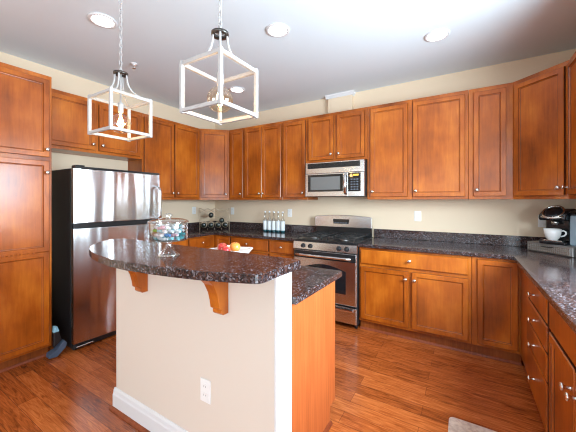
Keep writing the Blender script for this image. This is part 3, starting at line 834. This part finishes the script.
for layer in range(4):
    z = BT1 + 0.0905 + layer * 0.0185
    rmax = 0.0705
    for i in range(-4, 5):
        for j in range(-4, 5):
            x = (i + 0.5 * (j % 2) + 0.25 * (layer % 2)) * 0.0345; y = j * 0.0235 + (layer % 2) * 0.010
            rr = math.hypot(x, y)
            if rr > rmax or (rr < 0.030): continue
            if layer == 3 and rc.random() < 0.12: continue
            pick = rc.choices(['white', 'teal', 'blue', 'green', 'aqua', 'pink'], [9, 0.7, 0.5, 1.1, 2.2, 1.6] if layer > 1 else [6.5, 2.4, 0.5, 0.4, 3.2, 0.9])[0]
            o = candy(pick)
            tag(o, pick + ' wrapped candy in the pile inside the glass candy jar', 'candy', 'wrapped candies in the jar', (jx + x, jy + y, z))
            o.rotation_euler = (rc.uniform(-0.25, 0.25), rc.uniform(-0.2, 0.2), rc.uniform(-0.35, 0.35))

# ------------------------------------------------------------------ fruit bowl on the lower island counter
bx_, by_, bz_ = 2.23, -2.03, CT1
t = thing('fruit_bowl', 'square white ceramic bowl of fruit on the lower island counter', 'bowl', (bx_, by_, bz_ + 0.0005), 0.06)
b = MB()
def sq(h, z, lift=0.0):
    pts = []
    for k in range(32):
        an = 2 * PI * k / 32 + PI / 4
        c_, s_ = math.cos(an), math.sin(an)
        p = (abs(c_) ** 5 + abs(s_) ** 5) ** (-0.2)
        d = p - 1
        pts.append(b.bm.verts.new((h * p * c_, h * p * s_ * 0.8, z + lift * d * 2.2)))
    return pts
R_ = [sq(0.070, 0.0), sq(0.080, 0.004), sq(0.105, 0.045), sq(0.130, 0.080, 0.012), sq(0.142, 0.094, 0.012), sq(0.138, 0.098, 0.012), sq(0.124, 0.082, 0.012), sq(0.099, 0.048), sq(0.073, 0.011)]
for A, B in zip(R_[:-1], R_[1:]):
    for k in range(32):
        f = b.bm.faces.new((A[k], A[(k + 1) % 32], B[(k + 1) % 32], B[k])); f.smooth = True
b.bm.faces.new(R_[0][::-1]); b.bm.faces.new(R_[-1])
b.build('bowl', 'ceramic', t)
def fruit(name, m, cat, label, x, y, z, r, tilt, group=None):
    t = thing(name, label, cat, (x, y, z), 0.7, group)
    prof = []
    for k in range(15):
        th = PI * k / 14
        rad = r * math.sin(th) * (1 + 0.06 * math.cos(th)); zz = -r * 0.94 * math.cos(th)
        if k < 4: zz += r * 0.10 * (1 - math.sin(th)) ** 1.5
        if k > 10: zz -= r * 0.24 * (1 - math.sin(th)) ** 1.5
        prof.append((rad if 0 < k < 14 else 0.0, zz))
    MB().lathe(prof, n=24).build('flesh', m, t)
    MB().tube([(0, 0, r * 0.68), (0.002, 0.001, r * 0.88), (0.006, 0.002, r * 1.05)], 0.0016, 6).build('stem', 'stem', t)
    t.rotation_euler = (tilt, tilt * 0.5, 0.4)
FZ = bz_
fruit('apple', 'apple', 'apple', 'red apple at the left end of the white bowl', bx_ - 0.080, by_ - 0.008, FZ + 0.104, 0.037, 0.3, 'fruit in the bowl')
fruit('apple', 'apple', 'apple', 'red apple in the middle of the bowl, in front of the orange fruit', bx_ - 0.005, by_ - 0.052, FZ + 0.094, 0.036, -0.4, 'fruit in the bowl')
fruit('peach', 'peach', 'fruit', 'orange-yellow fruit rising highest above the bowl rim', bx_ + 0.005, by_ + 0.035, FZ + 0.108, 0.040, 0.2, 'fruit in the bowl')

# ------------------------------------------------------------------ clear bottles on the back counter
def bottle():
    t = thing('glass_bottle', '', 'bottle', (0, 0, 0), 0, 'clear bottles on the back counter')
    MB().lathe([(0.0, 0.0), (0.029, 0.0), (0.0325, 0.004), (0.0325, 0.024), (0.0, 0.024)], n=20).build('base', 'teal', t)
    MB().lathe([(0.0326, 0.0245), (0.0330, 0.030), (0.0330, 0.150), (0.0322, 0.156), (0.0, 0.156), (0.0, 0.0245)], n=20).build('label', 'frost', t)
    MB().lathe([(0.0318, 0.1565), (0.029, 0.170), (0.019, 0.188), (0.0125, 0.205), (0.0115, 0.265), (0.0130, 0.268), (0.0130, 0.274), (0.0105, 0.274), (0.0105, 0.205), (0.017, 0.188), (0.027, 0.170), (0.0294, 0.1565)], n=20).build('neck', 'clear', t)
    MB().lathe([(0.0, 0.2745), (0.0135, 0.2745), (0.0135, 0.292), (0.011, 0.295), (0.0, 0.295)], n=16).build('cap', 'frost', t)
    return t
bt0 = bottle()
names5 = ['leftmost of the five clear bottles on the back counter', 'second from left of the five clear bottles on the back counter', 'middle one of the five clear bottles on the back counter',
          'fourth from left of the five clear bottles on the back counter', 'rightmost of the five clear bottles, nearest the range']
for k in range(5):
    o = bt0 if k == 0 else copy_tree(bt0)
    o['label'] = names5[k]; o.location = (1.168 + k * 0.0765, -0.135, CT1 + 0.0005)

# ------------------------------------------------------------------ wine rack and bottles in the left corner
rx, ry, ang = 0.300, -0.300, PI / 4
t = thing('wine_rack', 'tall wire honeycomb wine rack in the left counter corner', 'wine rack', (rx, ry, CT1), ang)
R0 = 0.0435; PX = 0.108; PZ = 0.075
cells = []
b = MB()
def loop(cx, cz, y): return [(cx + R0 * math.cos(q * PI / 8 + PI / 8), y, cz + R0 * 0.98 * math.sin(q * PI / 8 + PI / 8)) for q in range(16)]
wr = 0.0036
for y in (-0.085, 0.085):
    for c in range(4): b.tube(loop((c - 1.5) * PX, 0.074, y), wr, 6, True)
    for zl, ph in ((0.0975, 0), (0.1815, 0.5), (0.268, 0), (0.302, 0.5)):      # scalloped wires that cradle each tier
        pts = [(-2.08 * PX + 4.16 * PX * k / 40, y, zl + 0.0115 * (1 - math.cos(2 * PI * (-2.08 + 4.16 * k / 40 - ph)))) for k in range(41)]
        b.tube(pts, wr * 0.8, 5)
    for s_ in (-1, 1): b.tube([(s_ * 2.09 * PX, y, 0.001 + wr), (s_ * 2.09 * PX, y, 0.335)], wr, 6)
b.build('wire_front_and_back', 'wire', t)
b = MB()
for s_ in (-1, 1):
    for z in (0.0035, 0.335): b.tube([(s_ * 2.09 * PX, -0.085, z), (s_ * 2.09 * PX, 0.085, z)], wr, 6)
for c in range(-1, 2): b.tube([(c * PX, -0.085, 0.006), (c * PX, 0.085, 0.006)], wr, 6)
b.build('wire_spacer', 'wire', t)
def wine():
    t = thing('wine_bottle', '', 'bottle', (0, 0, 0), ang, 'wine bottles in the rack')
    T4 = Matrix.Rotation(-PI / 2, 4, 'X')
    MB().lathe([(0.0, -0.150), (0.034, -0.150), (0.0375, -0.145), (0.0375, 0.045), (0.032, 0.070), (0.016, 0.095), (0.014, 0.145), (0.0, 0.145)], n=20, mat4=T4).build('bottle_body', 'wine', t)
    MB().lathe([(0.0, 0.152), (0.0150, 0.152), (0.0150, 0.110), (0.0146, 0.110), (0.0146, 0.1455), (0.0, 0.1455)], n=16, mat4=T4).build('foil_cap', 'foil', t)
    return t
w0 = wine()
spots = [((0 - 1.5) * PX, 0.074, 'leftmost bottle in the bottom row of the wine rack'), ((1 - 1.5) * PX, 0.074, 'second bottle from left in the bottom row of the wine rack'),
         ((2 - 1.5) * PX, 0.074, 'third bottle from left in the bottom row of the wine rack'), ((3 - 1.5) * PX, 0.074, 'rightmost bottle in the bottom row of the wine rack'),
         (1.0 * PX, 0.142, 'wine bottle in the middle tier, resting between bottom-row bottles'), (-0.5 * PX, 0.226, 'wine bottle lying alone near the top of the rack')]
for k, (dx, dz_, lab) in enumerate(spots):
    o = w0 if k == 0 else copy_tree(w0)
    o['label'] = lab
    o.location = (rx + dx * math.cos(ang), ry + dx * math.sin(ang), CT1 + dz_)

# ------------------------------------------------------------------ coffee station in the right corner
fc = Vector((4.294, -0.3705)); fdir = math.atan2(-0.2866, 0.2402)   # front edge of the drawer
t = thing('pod_drawer', 'silver mesh coffee pod drawer under the coffee maker', 'drawer', (fc.x, fc.y, CT1 + 0.0005), fdir)
hw = 0.187
MB().box(-hw, hw, 0.0, 0.29, 0.0, 0.082, 0.004).build('case', 'meshmetal', t)
fr = MB().box(-hw + 0.012, hw - 0.012, -0.010, -0.0005, 0.010, 0.072, 0.002).build('drawer_front', 'meshmetal', t)
b = MB()
for k in range(22): b.box(-hw + 0.018 + k * 0.0158, -hw + 0.021 + k * 0.0158, -0.0125, -0.0105, 0.014, 0.068)
for k in range(4): b.box(-hw + 0.016, hw - 0.016, -0.0125, -0.0105, 0.018 + k * 0.015, 0.0205 + k * 0.015)
b.build('mesh_grid', 'nickel', fr)
MB().tube([(-0.045, -0.011, 0.058), (-0.04, -0.022, 0.056), (0.04, -0.022, 0.056), (0.045, -0.011, 0.058)], 0.004, 8).build('pull', 'black', fr)

kc = Vector((4.385, -0.285)); ka = math.radians(-33)
t = thing('coffee_maker', 'black single-serve coffee maker on the pod drawer', 'coffee maker', (kc.x, kc.y, CT1 + 0.0832), ka)
t.scale = (1.05, 1.05, 1.14)
# local -y is the front
MB().box(-0.085, 0.085, -0.13, 0.115, 0.0, 0.022, 0.006, 2).build('base', 'keurig', t)
MB().box(-0.060, 0.060, -0.122, -0.03, 0.0225, 0.030, 0.002).build('drip_tray', 'nickel', t)
bd = [(-0.085, 0.115), (-0.085, -0.02), (-0.07, -0.035), (0.07, -0.035), (0.085, -0.02), (0.085, 0.115)]
MB().prism(bd[::-1], 0.0225, 0.175, 'z', 0.004, 2).build('body', 'keurig', t)
b = MB().prism([(0.115, 0.1755), (-0.125, 0.1755), (-0.138, 0.19), (-0.125, 0.222), (-0.08, 0.246), (0.03, 0.262), (0.10, 0.256), (0.115, 0.235)], -0.088, 0.088, 'x', 0.012, 3)
b.build('head', 'keurig', t)
Tl = Matrix.Translation((0, -0.105, 0.236)) @ Matrix.Rotation(math.radians(40), 4, 'X')
MB().lathe([(0.060, 0.0), (0.070, 0.0), (0.072, 0.006), (0.066, 0.010), (0.060, 0.008), (0.060, 0.0)], n=28, mat4=Tl).build('lid_ring', 'nickel', t)
MB().lathe([(0.0, 0.0), (0.058, 0.0), (0.056, 0.008), (0.040, 0.012), (0.0, 0.013)], n=28, mat4=Tl).build('lid', 'blackglass', t)
b = MB().tube([(0.075 * math.sin(q), -0.112 - 0.045 * math.cos(q), 0.212 - 0.018 * math.cos(q)) for q in [(-1.25 + 2.5 * k / 12) for k in range(13)]], 0.006, 8); b.build('handle', 'nickel', t)
MB().cyl((0, -0.075, 0.160), 0.022, 0.028, 16).build('spout', 'nickel', t)
MB().box(0.090, 0.145, -0.085, 0.105, 0.0, 0.215, 0.012, 3).build('water_tank', 'tank', t)
MB().box(0.089, 0.147, -0.088, 0.107, 0.216, 0.232, 0.008, 2).build('tank_lid', 'keurig', t)

mug = Vector((-0.005, -0.112, 0)); R2 = Matrix.Rotation(ka, 3, 'Z'); mp_ = R2 @ mug
t = thing('mug', 'white ceramic mug standing on the coffee maker drip tray', 'mug', (kc.x + mp_.x, kc.y + mp_.y, CT1 + 0.0832 + 0.0348), -0.15)
MB().lathe([(0.0, 0.0), (0.030, 0.0), (0.033, 0.004), (0.046, 0.022), (0.055, 0.055), (0.058, 0.094), (0.055, 0.094), (0.052, 0.055), (0.043, 0.025), (0.028, 0.008), (0.0, 0.007)], n=32).build('cup', 'ceramic', t)
MB().tube([(0.052, 0, 0.078), (0.068, 0, 0.082), (0.082, 0, 0.072), (0.083, 0, 0.055), (0.072, 0, 0.040), (0.050, 0, 0.032)], 0.006, 10).build('handle', 'ceramic', t)

# ------------------------------------------------------------------ floor mat by the sink, dustpan by the fridge
pts = []
x0, x1, y0, y1, r = 3.603, 4.058, -2.45, -1.545, 0.03
for cx_, cy_, a0 in ((x1 - r, y1 - r, 0), (x0 + r, y1 - r, PI / 2), (x0 + r, y0 + r, PI), (x1 - r, y0 + r, 1.5 * PI)):
    for k in range(5): pts.append((cx_ + r * math.cos(a0 + k * PI / 8), cy_ + r * math.sin(a0 + k * PI / 8)))
o = MB().prism(pts, 0.0005, 0.014, 'z', 0.004, 2).build('floor_mat', 'mat')
tag(o, 'oatmeal kitchen floor mat with rounded corner in front of the sink cabinet', 'mat')

t = thing('dustpan', 'slate blue dustpan with pale blue tip standing in the gap beside the fridge', 'dustpan', (0.612, -2.497, 0.0), 0)
b = MB()
prof = [(-0.075, 0.012), (-0.02, 0.004), (0.045, 0.06), (0.055, 0.10), (0.03, 0.13), (-0.02, 0.06), (-0.07, 0.045)]
b.prism([(p, z) for p, z in prof], -0.02, 0.055, 'x', 0.004, 2)
b.build('pan', 'dust', t)
MB().prism([(-0.035, 0.085), (0.02, 0.135), (0.0, 0.215), (-0.035, 0.215)], 0.0, 0.04, 'x', 0.004, 2).build('neck', 'blackmat', t)
MB().prism([(-0.038, 0.216), (0.002, 0.216), (-0.012, 0.262), (-0.032, 0.268)], -0.002, 0.042, 'x', 0.004, 2).build('grip', 'tip', t, 'pale blue grip tip')
